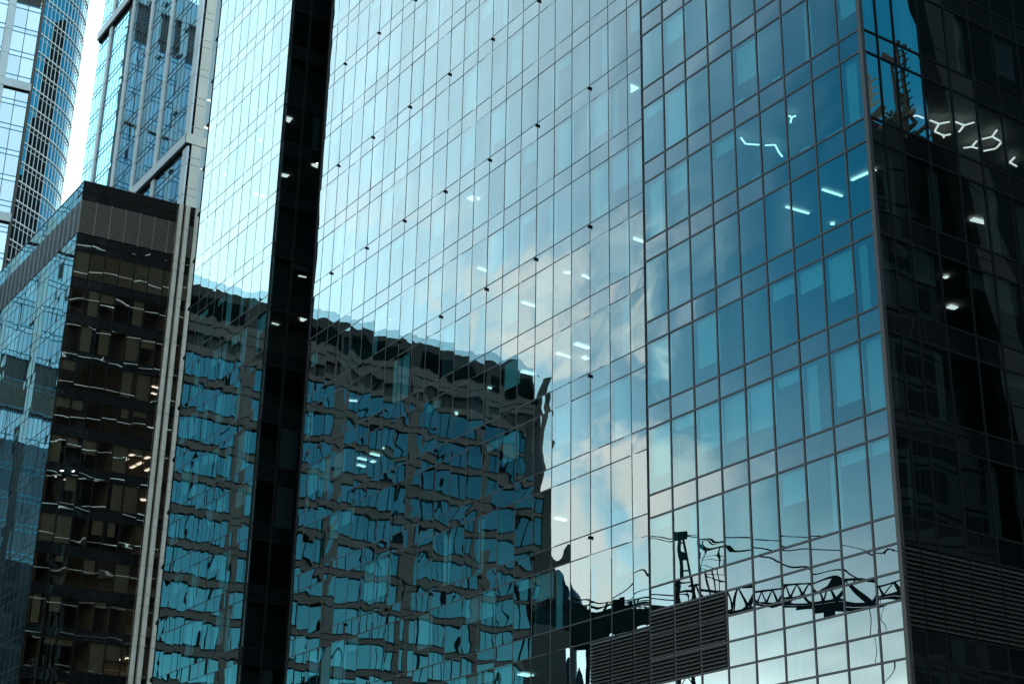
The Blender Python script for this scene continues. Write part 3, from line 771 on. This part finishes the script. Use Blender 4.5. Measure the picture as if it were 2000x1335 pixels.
finish_panes(Tm, [fM], 'window', 'window', lambda f: M['gM'], 100)
finish_panes(Tm, [fM], 'spandrel_panel', 'spandrel_panel', lambda f: M['gM'], 100)
vm.build('vertical_mullion', M['mul'], Tm, stuff=True); hm.build('horizontal_mullion', M['joint'], Tm, stuff=True)
for a_, b_ in piers:
    mb = MB()
    for z in JZ: mb.box(fM.pt(a_, .28), (-1, 0), (0, 1), b_-a_, .6, z+.04, z+MH-.04)
    mb.build('pier', M['pier'], Tm)
    mb = MB(); mb.box(fM.pt(a_+.02, .24), (-1, 0), (0, 1), b_-a_-.04, .5, JZ[0], JZ[-1]+MH); mb.build('pier_core', M['joint'], Tm)
for z in (105.9, 146.3): 
    mb = MB(); mb.box(fM.pt(-.05, .62), (-1, 0), (0, 1), ME+.1, .7, z-.75, z+.75); mb.build('band_course', M['pier'], Tm)
    mb = MB(); mb.box(fM.pt(-.02, .30), (-1, 0), (0, 1), ME, .35, z-1.15, z-.75); mb.build('band_under_strip', M['black'], Tm)  # plain black strip set directly below the band course
louv_z = [z for z in JZ if 139 < z < 146]
# openable sashes standing ajar
for cx_, cy_ in [(357, 54), (343, 105), (302, 108), (276, 102), (333, 217), (260, 246), (234, 149), (316, 5), (246, 50), (324, 330), (286, 3), (233, 148)]:
    q = on_n(cx_, cy_, MN-.5)
    k = min(JZ, key=lambda z: abs(z+.95-q[2])); 
    mb = MB(); P0 = np.array([q[0]-.7, MN-.12, q[2]]); 
    mb.add([P0, P0+[1.4, 0, 0], P0+[1.4, -.32, -.30], P0+[0, -.32, -.30], P0+[0, 0, -.10], P0+[1.4, 0, -.10], P0+[1.4, -.32, -.38], P0+[0, -.32, -.38]], [(0, 1, 2, 3), (7, 6, 5, 4), (0, 4, 5, 1), (1, 5, 6, 2), (2, 6, 7, 3), (3, 7, 4, 0)])
    mb.build('open_sash', M['pier'], Tm)
# end face: beige panels, then dark glazing
fMe = Facade(Tm, (MU, MN), (0, 1), (1, 0), 0.0008, (3, 4), above_B)
for z in JZ:
    mb = MB(); mb.box(fMe.pt(0, .0), (0, 1), (-1, 0), 1.62, .3, z+1.13, z+MH-.03); mb.box(fMe.pt(0, .0), (0, 1), (-1, 0), 1.62, .3, z+.03, z+1.07); mb.build('beige_panel', M['panel'], Tm)
mb = MB(); mb.box(fMe.pt(0.02, -.04), (0, 1), (-1, 0), 1.58, .2, 0, JZ[-1]); mb.build('panel_core', M['black'], Tm)
mb = MB(); mb.box(fMe.pt(1.62, .05), (0, 1), (-1, 0), .12, .3, 0, JZ[-1]+MH); mb.build('edge_trim', M['pier'], Tm)
for z in (105.9, 146.3):
    mb = MB(); mb.box(fMe.pt(-.62, .12), (0, 1), (-1, 0), 12, .3, z-.75, z+.75); mb.build('band_course', M['panel'], Tm)
for z in JZ:
    for i in range(6): fMe.pane(1.74+1.6*i, 1.74+1.6*(i+1), z+.95, z+MH, 'dark_window'); fMe.pane(1.74+1.6*i, 1.74+1.6*(i+1), z, z+.95, 'dark_panel')
finish_panes(Tm, [fMe], 'dark_window', 'dark_window', lambda f: M['gB'], 30)
finish_panes(Tm, [fMe], 'dark_panel', 'dark_panel', lambda f: M['sB'], 30)
for z in JZ:
    mb = MB(); mb.aab(MU-9, MU-.3, MN+1.8, MN+11, z+.05, z+.9); mb.build('floor_slab', M['wallB'], Tm)
mb = MB(); mb.aab(MU-9.4, MU-9.1, MN+.4, MN+11, 0, JZ[-1]); mb.build('core_wall', M['wallB'], Tm)
mb = MB(); mb.aab(MU-ME, MU-9.5, MN+.4, MN+40, GROUND, JZ[-1]+MH); mb.build('tower_body', M['joint'], Tm)
for i, (xa, ya, xb, yb) in enumerate([(420, 41, 430, 44), (419, 148, 427, 156), (404, 195, 414, 198), (398, 248, 408, 252), (387, 385, 396, 388), (392, 330, 399, 331)]):
    h = on_u(xa, ya, MU); k = math.floor((h[2]-106.7)/MH); zc_ = 106.7+MH*(k+1)-.05
    mb = MB(); mb.bar(on_z(xa, ya, zc_), on_z(xb, yb, zc_), .4, .06)
    tag(mb.build('ceiling_light', M['lamp']), 'white strip light in the narrow dark gap beside the beige panels, '+['topmost', 'second from the top', 'third from the top', 'fourth from the top', 'lowest', 'second lowest'][i], 'ceiling light', 'lights in the gap beside the beige panels')

# =================================================================== pale tower at the far left
LA = rad(82.5); Ld = (cos(LA), sin(LA)); LN = (sin(LA), -cos(LA))
LP = far_pt(83, 20, 243.5)[:2]
Tl = thing('pale_glass_tower', (LP[0], LP[1], GROUND), 'pale blue glass tower with grey piers at the left edge', 'tower')
def visL(x, y): return above_B(x, y)
fL = Facade(Tl, LP, (-Ld[0], -Ld[1]), LN, 0.0006, (3, 4), visL)
LH = 4.6; LZ = [139.2+LH*i for i in range(-30, 6)]
segL = []; t = 0.15; pL = []
for i in range(12):
    segL.append((t, t+4.2, 2)); pL.append((t+4.2, t+5.4)); t += 5.4
bandL = [(137.6, 139.0), (113.4, 114.9), (161.7, 163.1)]
louL = [(84.6, 89.6), (156.2, 160.8)]
def inl(z0, z1, L): return any(z0 < b-.05 and z1 > a+.05 for a, b in L)
vm = MB(); hm = MB()
for a_, b_, n in segL:
    cs = [a_+(b_-a_)*i/n for i in range(n+1)]
    for i in range(n):
        for z in LZ:
            dk = 'dark_' if z < 79 else ''
            if not inl(z+.9, z+LH, louL): fL.pane(cs[i], cs[i+1], z+.9, z+LH, dk+'window')
            if not inl(z, z+.9, louL): fL.pane(cs[i], cs[i+1], z, z+.9, dk+'spandrel_panel')
        for a2, b2 in louL: louvre(Tl, fL, cs[i]+.03, cs[i+1]-.03, a2, b2, M['louvB'], .33, .2, th=.08)
    for t_ in cs: vm.box(fL.pt(t_-.05, .08), fL.a, -fL.N, .10, .12, GROUND, LZ[-1])
L_ = segL[-1][1]
for z in LZ:
    for dz in (0, .9): hm.box(fL.pt(0, .05), fL.a, -fL.N, L_, .08, z+dz-.08, z+dz+.08)
podium = glass('podium_glass', 0.08, (0.7, 0.9, 1.0), 'back', body=(0.012, 0.014, 0.016), tone=0.06)
finish_panes(Tl, [fL], 'dark_window', 'dark_window', lambda f: podium, 0)
finish_panes(Tl, [fL], 'dark_spandrel_panel', 'dark_spandrel_panel', lambda f: podium, 0)
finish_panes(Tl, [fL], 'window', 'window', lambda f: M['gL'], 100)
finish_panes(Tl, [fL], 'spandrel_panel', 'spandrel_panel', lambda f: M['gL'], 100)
vm.build('vertical_mullion', M['joint'], Tl, stuff=True); hm.build('horizontal_mullion', M['gC'], Tl)
for a_, b_ in pL:
    mb = MB()
    for z in LZ:
        if z > 79: mb.box(fL.pt(a_, .3), fL.a, -fL.N, b_-a_, .4, z+.03, z+LH-.03)
    mb.build('pier', M['pier'], Tl)
    mb = MB(); mb.box(fL.pt(a_, .3), fL.a, -fL.N, b_-a_, .4, GROUND, 78.7); mb.build('lower_pier', M['stoneD'], Tl)
for a_, b_ in bandL:
    mb = MB(); mb.box(fL.pt(0, .45), fL.a, -fL.N, L_, .6, a_, b_); mb.build('band_course', M['pier'], Tl)
    mb = MB(); mb.box(fL.pt(0, .2), fL.a, -fL.N, L_, .3, a_-.3, a_); mb.build('band_under_strip', M['black'], Tl)  # black strip along the underside of each band
mb = MB(); mb.box(fL.pt(-.3, .35), fL.a, -fL.N, .4, 1.2, GROUND, LZ[-1]); mb.build('edge_strip', plain('umber_metal', (.10, .085, .075), .6), Tl)
mb = MB(); mb.prism([tuple(fL.pt(t_, -o_)) for t_, o_ in ((.3, .3), (L_, .3), (L_, 24), (14, 24))][::-1], GROUND, LZ[-1]); mb.build('tower_body', M['joint'], Tl)

# =================================================================== curved tower behind it
K0 = far_pt(88, 0, 330.0)[:2]
Tk = thing('curved_glass_tower', (K0[0], K0[1], GROUND), 'curved glass tower with white slanting floor lines that mirrors a dark spired tower', 'tower')
KH = 4.75
z_ref = far_pt(78, 65, 330.0)[2]
KZ = [z_ref+KH*i for i in range(-32, 12)]
pts = [np.array(K0)]; ang = 121.5; tang = []
NK = 14
for i in range(NK):
    a_ = rad(ang); tang.append(ang)
    pts.append(pts[-1]+1.35*np.array([cos(a_), sin(a_)]))
    ang += 0.4 if i < 5 else 3.7
def visK(x, y): return above_B(x, y) and x > 88-.17*y-6
facK = []
wm = MB()
left = K0+0
al = rad(8.5+180)
fk0 = Facade(Tk, K0, (cos(al), sin(al)), (sin(al)*1.0, -cos(al)), 0.0, (1, 1), visK)
# the short return at the left end
n0 = np.array([-sin(al), cos(al)]); n0 = n0 if n0 @ (-np.array(K0)) > 0 else -n0
fk0.N = n0
facK.append(fk0)
for z in KZ:
    for i in range(3): fk0.pane(i*1.5, i*1.5+1.5, z, z+KH, 'window')
for i in range(NK):
    a_ = rad(tang[i]); d_ = np.array([cos(a_), sin(a_)]); n_ = np.array([sin(a_), -cos(a_)])
    f = Facade(Tk, pts[i], d_, n_, 0.0002, (1, 3), visK); facK.append(f)
    for z in KZ: f.pane(0, 1.35, z, z+KH, 'window')
finish_panes(Tk, facK, 'window', 'window', lambda f: M['gK'], 100)
path = [K0+np.array([cos(al), sin(al)])*4.5]+pts
nrm = [n0, n0]+[np.array([sin(rad(t)), -cos(rad(t))]) for t in tang]
for z in KZ:
    mb = MB()
    for i in range(len(path)-1):
        p, q_ = path[i], path[i+1]; L = np.linalg.norm(q_-p); a_ = (q_-p)/L; n_ = nrm[min(i, len(nrm)-1)] if i else n0
        if i: n_ = nrm[i+1]
        mb.box(p+n_*.22, a_, -n_, L+.02, .3, z-.12, z+.12)
        mb.box(p+n_*.09, a_, -n_, L+.02, .12, z-1.25, z-1.15)
    mb.build('floor_line', M['white'], Tk)
for i, p in enumerate(pts):
    n_ = nrm[min(i+2, len(nrm)-1)] if i+2 < len(nrm) else nrm[-1]
    mb = MB(); d_ = np.array([-n_[1], n_[0]]); mb.box(p+n_*.10-d_*.04, d_, -n_, .08, .14, GROUND, KZ[-1]); mb.build('vertical_bar', M['white'], Tk)
mb = MB(); inn = [p-nrm[min(i+1, len(nrm)-1)]*.3 for i, p in enumerate(path)]
mb.prism([tuple(p) for p in inn]+[(inn[-1][0]-60, inn[-1][1]+5), (inn[0][0]-60, inn[0][1])], GROUND, KZ[-1]); mb.build('tower_body', M['joint'], Tk)
# the dark spired tower that it mirrors (stands behind the glass tower, out of sight)
def mirror(P, Q, n): P = np.array(P, float); n3 = np.array([n[0], n[1], 0]); return P-2*((P-np.array([Q[0], Q[1], 0])) @ n3)*n3
Qi = 5; nq = nrm[Qi+2]
SPV = far_pt(122, 60, 330+150.0)
c_ = mirror(SPV, pts[Qi], nq)
St = thing('spired_tower', (c_[0], c_[1], GROUND), 'black stepped tower with a spire, mirrored in the curved glass tower', 'tower')
zt = SPV[2]
def cube(root, name, x, y, w, d, z0, z1, mat): mb = MB(); mb.aab(x-w/2, x+w/2, y-d/2, y+d/2, z0, z1); return mb.build(name, mat, root)
for nm, w_, dz0, dz1, ox in [('main_shaft', 30, -400, -62, 2), ('upper_shaft', 24, -62, -40, 0), ('shoulder', 17, -40, -16, 1), ('crown_block', 10, -16, 0, 2), ('cap', 7, 0, 2, 2)]:
    cube(St, nm, c_[0]+ox, c_[1], w_, w_, max(GROUND, zt+dz0), zt+dz1, M['crane'])
cube(St, 'spire', c_[0]+2, c_[1], .8, .8, zt+2, zt+14, M['crane'])

# =================================================================== grey stone block (off to the left, seen only mirrored in the tower)
UC = -161.0
Cg = thing('grey_stone_block', (UC, -6, GROUND), 'grey stone office block with deep blue windows, mirrored in the tower front', 'office block')
fC = Facade(Cg, (UC, 20.0), (0, -1), (1, 0), 0.0006, (3, 4))
CT = 75.9
C0 = 20.0
cols = []      # (t0, t1) window bays between piers, t measured from n = 20 towards -n
pc = [20-18.6, 20-8.05, 20+1.1, 20+11.4, 20+21.7, 20+31.5]
wz = [(T(k+1), Bz(k)+.05) for k in range(-9, 9)]
wall = MB(); top_w = MB()
tend = 20+29.3
hz = sorted(set([GROUND]+[round(z, 3) for p in wz for z in p]+[CT]))
wincount = 0
for i in range(len(pc)-1):
    a_, b_ = pc[i]+.62, pc[i+1]-.62
    b_ = min(b_, tend)
    if b_-a_ < 1: continue
    n = max(1, round((b_-a_)/1.6)); w_ = (b_-a_)/n
    for z0, z1 in wz:
        for j in range(n):
            fC.pane(a_+j*w_+.03, a_+(j+1)*w_-.03, z0, z1, 'window', -.12)
        wall.box(fC.pt(a_, -.02), fC.a, -fC.N, b_-a_, .4, z1, z1+(H-(z1-z0)))
        for j in range(n+1): wall_t = a_+j*w_
    louvre(Cg, fC, a_, b_, 72.4, 74.7, M['black'], .23, .15, th=.05)
    wall.box(fC.pt(a_, -.01), fC.a, -fC.N, b_-a_, .4, 69.97, 72.35)
    top_w.box(fC.pt(a_, -.01), fC.a, -fC.N, b_-a_, .4, 74.75, CT)
for t in pc: wall.box(fC.pt(t-.62, .10), fC.a, -fC.N, 1.24, .5, GROUND, 72.35); top_w.box(fC.pt(t-.62, .10), fC.a, -fC.N, 1.24, .5, 72.35, CT)
# slanting outer wall at the right end of the mirror image
def nslant(z): return -(29.3)+ (z-CT)*0.178
V = []
for z in (GROUND, CT):
    yv = nslant(z)
    for x in (UC+.12, UC-12): V.append((x, yv, z))
for z in (GROUND, CT):
    for x in (UC+.12, UC-12): V.append((x, -29.2 if z == CT else nslant(CT)+.1, z))
V = np.array(V)
top_w.add(V, [(0, 1, 3, 2), (4, 6, 7, 5), (0, 2, 6, 4), (1, 5, 7, 3), (2, 3, 7, 6), (0, 4, 5, 1)])
wall.build('stone_wall', M['stone'], Cg); top_w.build('dark_cladding', M['stoneD'], Cg)
jb = MB()
for z0, z1 in wz:
    for z in (z0, z1): jb.box(fC.pt(0, .13), fC.a, -fC.N, tend, .05, z-.05, z+.05)
for z in (70.0, 71.2, 72.35): jb.box(fC.pt(0, .13), fC.a, -fC.N, tend, .05, z-.04, z+.04)
jb.build('wall_joint', M['black'], Cg, stuff=True)
fr = MB()
for i in range(len(pc)-1):
    a_, b_ = pc[i]+.62, min(pc[i+1]-.62, tend)
    if b_-a_ < 1: continue
    n = max(1, round((b_-a_)/1.6)); w_ = (b_-a_)/n
    for j in range(n+1): fr.box(fC.pt(a_+j*w_-.04, -.03), fC.a, -fC.N, .08, .1, GROUND, 70)
fr.build('window_frame', M['black'], Cg, stuff=True)
for p in fC.panes: p['near'] = True
finish_panes(Cg, [fC], 'window', 'window', lambda f: M['gC'], 0)
mb = MB(); mb.aab(UC-28, UC-.45, nslant(CT)+.2, 20, GROUND, CT-.3); mb.build('block_body', M['stoneD'], Cg)
mb = MB(); mb.box(fC.pt(0, -.2), fC.a, -fC.N, tend, .04, CT, CT+1.15); mb.build('glass_rail', glass('rail_glass', .12, (1, 1, 1), 'clear', trans=(.72, .82, .85)), Cg)

# =================================================================== dark blocks off to the right, mirrored in the flank
E1 = thing('dark_steel_topped_block', (30.2, 118, GROUND), 'black block with rusty roof steelwork, mirrored in the dark flank', 'office block')
fE1 = Facade(E1, (30.2, 60), (0, 1), (-1, 0), 0, (1, 1))
mb = MB(); mb.aab(30.2, 60, 30, 160, GROUND, 87); mb.build('block_body', M['crane'], E1)
ww = MB()
for k in range(0, 20):
    for i in range(50):
        if random.random() < .8: ww.aab(30.12, 30.18, 64+i*1.8, 65.5+i*1.8, 2+4*k, 4.4+4*k)
ww.build('window', plain('unlit_window', (0.004, 0.005, 0.006), 0.5, spec=0.0), E1, stuff=True)
for k in range(0, 21):
    mb = MB(); mb.aab(30.0, 30.18, 60, 160, 1+4*k, 1.2+4*k); mb.build('ledge', M['black'], E1)
mb = MB()
r_ = random.Random(3)
for i in range(30):
    y0 = 109+r_.random()*16; z0 = 86+r_.random()**2*4
    mb.bar((30+r_.random()*3, y0, z0), (30+r_.random()*3, y0+r_.uniform(-4, 4), z0+r_.uniform(-2, 4)), .35)
for y0, h_ in [(113, 7), (113.9, 7), (118, 12), (119.2, 12), (123, 5)]:
    mb.bar((31, y0, 86), (31, y0, 86+h_), .35)
    for i in range(int(h_)): mb.bar((31, y0, 86+i), (31, y0+1, 87+i), .15)
mb.build('roof_steelwork', M['tan'], E1, stuff=True)
E2 = thing('leaning_stone_tower', (26, 130, GROUND), 'dark tower with a leaning grey stone edge, mirrored at the right of the flank', 'tower')
def nl(z): return 116.9+(100.2-z)*0.158
mb = MB()
def slab_lean(mb, x0, x1, o0, o1, z0, z1):
    V = [(x, nl(z)+o, z) for z in (z0, z1) for x in (x0, x1) for o in (o0, o1)]
    mb.add(V, [(0, 1, 3, 2), (4, 6, 7, 5), (0, 4, 5, 1), (2, 3, 7, 6), (0, 2, 6, 4), (1, 5, 7, 3)])
for i in range(18): slab_lean(mb, 25, 27, 0, 4.4-.02*i, -1+8*i+.08, -1+8*i+7.95)
mb.build('stone_edge', M['stoneE'], E2)
mb = MB()
V = [(x, nl(z)+o, z) for z in (-1, 143) for x, os_ in ((27.2, (.1, 60)), (50, (34, 60))) for o in os_]
mb.add(V, [(0, 1, 3, 2), (4, 6, 7, 5), (0, 4, 5, 1), (2, 3, 7, 6), (0, 2, 6, 4), (1, 5, 7, 3)]); slab_lean(mb, 25.6, 27.3, 4.4, 60, -1, 143); mb.build('tower_body', plain('black_cladding', (0.004, 0.005, 0.006), 0.5, spec=0.0), E2)

# =================================================================== tower crane mirrored low in the front
def refl(x, y, D, m=CN):
    q = far_pt(x, y, D); return np.array([q[0], 2*m-q[1], q[2]])
DC = 140.0
hd = refl(1322, 1042, DC); mbx = refl(1345, 1180, DC)
Cr = thing('tower_crane', (mbx[0], mbx[1], GROUND), 'dark tower crane with a lattice jib and stays, mirrored low in the front', 'crane')
jdir = refl(1770, 1165, 140)-refl(1420, 1192, 140)
base = np.array([mbx[0], mbx[1], 0]); zj = mbx[2]
jl = np.array([jdir[0], jdir[1], 0]); jl /= np.linalg.norm(jl); per = np.array([-jl[1], jl[0], 0])
mast = MB(); 
for sx in (-.8, .8):
    for sy in (-.8, .8):
        p = base+jl*sx+per*sy; mast.bar((p[0], p[1], GROUND), (p[0], p[1], zj), .22)
for i in range(int(zj/2)):
    z = GROUND+2*i
    for s1, s2 in (((-.8, -.8), (.8, -.8)), ((.8, -.8), (.8, .8)), ((.8, .8), (-.8, .8)), ((-.8, .8), (-.8, -.8))):
        p = base+jl*s1[0]+per*s1[1]; q_ = base+jl*s2[0]+per*s2[1]
        mast.bar((p[0], p[1], z), (q_[0], q_[1], z+2), .10); mast.bar((p[0], p[1], z), (q_[0], q_[1], z), .10)
mast.build('mast', M['crane'], Cr)
ap = MB(); top = np.array([hd[0], hd[1], hd[2]])
for s in (-.8, .8):
    for s2 in (-.7, .7):
        p = base+jl*s+per*s2+np.array([0, 0, zj]); ap.bar(p, top+jl*s*.2+per*s2*.3, .24)
for i in range(1, 6):
    f_ = i/6; a_ = (base+jl*-.8+np.array([0, 0, zj]))*(1-f_)+(top)*f_; b_ = (base+jl*.8+np.array([0, 0, zj]))*(1-f_)+(top)*f_
    ap.bar(a_, b_, .16)
ap.bar(top-jl*.8, top+jl*.8, 1.0, .9)
ap.build('apex_frame', M['crane'], Cr)
cg = MB()
for zz in np.linspace(zj+1.2, hd[2]-.6, 5):
    for i in range(12):
        a1, a2 = i/12*6.283, (i+1)/12*6.283; cc = base+jl*2.3
        cg.bar((cc[0]+.8*cos(a1), cc[1]+.8*sin(a1), zz), (cc[0]+.8*cos(a2), cc[1]+.8*sin(a2), zz), .05)
for i in range(6):
    a1 = i/6*6.283; cc = base+jl*2.3
    cg.bar((cc[0]+.8*cos(a1), cc[1]+.8*sin(a1), zj+1.2), (cc[0]+.8*cos(a1), cc[1]+.8*sin(a1), hd[2]-.6), .05)
cg.build('ladder_cage', M['crane'], Cr)
jib = MB(); LJ = 34.0; nb = 20
o0 = base+np.array([0, 0, zj])
for s in (-.7, .7): jib.bar(o0+per*s-np.array([0, 0, .2]), o0+jl*LJ+per*s-np.array([0, 0, .2]), .24)
jib.bar(o0+[0, 0, 1.6], o0+jl*LJ+[0, 0, 1.6], .22)
for i in range(nb):
    x0, x1, xm = LJ*i/nb, LJ*(i+1)/nb, LJ*(i+.5)/nb
    for s in (-.7, .7):
        jib.bar(o0+jl*x0+per*s, o0+jl*xm+[0, 0, 1.6], .13); jib.bar(o0+jl*xm+[0, 0, 1.6], o0+jl*x1+per*s, .13)
    jib.bar(o0+jl*x0-per*.7, o0+jl*x1+per*.7, .10)
jib.bar(o0+jl*9+per*.2-[0, 0, .7], o0+jl*14+per*.2-[0, 0, .7], .9, .7)
jib.bar(o0+jl*12-[0, 0, 1.2], o0+jl*13.5-[0, 0, 1.2], 1.2, .9)
jib.build('jib', M['crane'], Cr)
cj = MB()
cj.bar(o0, o0-jl*13, 1.4, .25)
for s in (-.7, .7): cj.bar(o0+per*s+[0, 0, 1.0], o0-jl*13+per*s+[0, 0, 1.0], .08)
for i in range(10): cj.bar(o0-jl*1.3*i+per*.7, o0-jl*1.3*i+per*.7+[0, 0, 1.0], .07)
cj.bar(o0-jl*3-[0, 0, .4], o0-jl*12.5-[0, 0, 1.1], 1.6, 1.6)
cj.build('counter_jib', M['crane'], Cr)
cw = MB(); cw.bar(o0-jl*10.5-[0, 0, 1.6], o0-jl*13-[0, 0, 1.6], 1.8, 2.6); cw.build('counterweight', M['crane'], Cr)
for q0, w_ in [(o0+jl*LJ*.97+[0, 0, 1.6], .10), (o0+jl*LJ*.45+[0, 0, 1.6], .14), (o0-jl*12, .09), (o0-jl*9, .06)]:
    mb = MB(); mb.bar(top+[0, 0, .2], q0, w_); mb.build('stay_cable', M['crane'], Cr)
for i in range(3):
    mb = MB(); p = o0+jl*(15.5+.6*i); mb.bar(p, p-[0, 0, 24], .05); mb.build('hoist_rope', M['crane'], Cr)
# dark low roofs and two pointed towers far behind it
Lr = thing('low_dark_roof', (*refl(1150, 1215, 170)[:2], GROUND), 'long low black roof mirrored just above the tower louvres', 'building')
a_ = refl(1030, 1210, 165, NR); b_ = refl(1290, 1192, 165, NR)
mb = MB(); rr2 = random.Random(5); d3 = (b_-a_)
mb.bar(a_, b_, 3.0, 1.1)
for i in range(16):
    f_ = rr2.random(); L_i = rr2.uniform(.03, .09); z_ = rr2.uniform(-1.3, .9); h_ = rr2.uniform(.8, 2.0)
    mb.bar(a_+d3*f_+[0, 0, z_], a_+d3*min(1, f_+L_i)+[0, 0, z_], rr2.uniform(1.5, 3.6), h_)
mb.build('roof', M['crane'], Lr)
mb = MB(); mb.bar((a_+b_)/2-[0, 0, 2.5], [((a_+b_)/2)[0], ((a_+b_)/2)[1], GROUND], .35, .35); mb.build('post', M['crane'], Lr)
mb = MB()
for i in range(14): p = a_+(b_-a_)*i/13; mb.bar(p, p+[0, 0, 1.3], .12)
mb.bar(a_+[0, 0, 1.3], b_+[0, 0, 1.3], .1); mb.bar(a_+[0, 0, .8], b_+[0, 0, .8], .1); mb.build('railing', M['crane'], Lr)
for (x, y, D, w_), lab in [((1103, 1118, 330, 2.8), 'rounded narrow tower mirrored right of the slanting wall'), ((1137, 1292, 300, 2.6), 'small pointed tower mirrored beside the louvres')]:
    q = refl(x, y, D, NR); mb = MB(); n = 16; rings = []
    for j in range(12):
        f_ = j/11; z = q[2]-18*(1-f_)**1.0*1.0 if j else GROUND
        rr_ = w_*math.sqrt(max(0.0, 1-(f_)**3))+.05 if j else w_
        rings.append([(q[0]+rr_*cos(i/n*6.283), q[1]+rr_*sin(i/n*6.283), z) for i in range(n)])
    mb.add([v for r in rings for v in r], [(j*n+i, j*n+(i+1) % n, (j+1)*n+(i+1) % n, (j+1)*n+i) for j in range(11) for i in range(n)])
    tag(mb.build('rounded_tower', M['gE'], None, smooth=True), lab, 'tower')
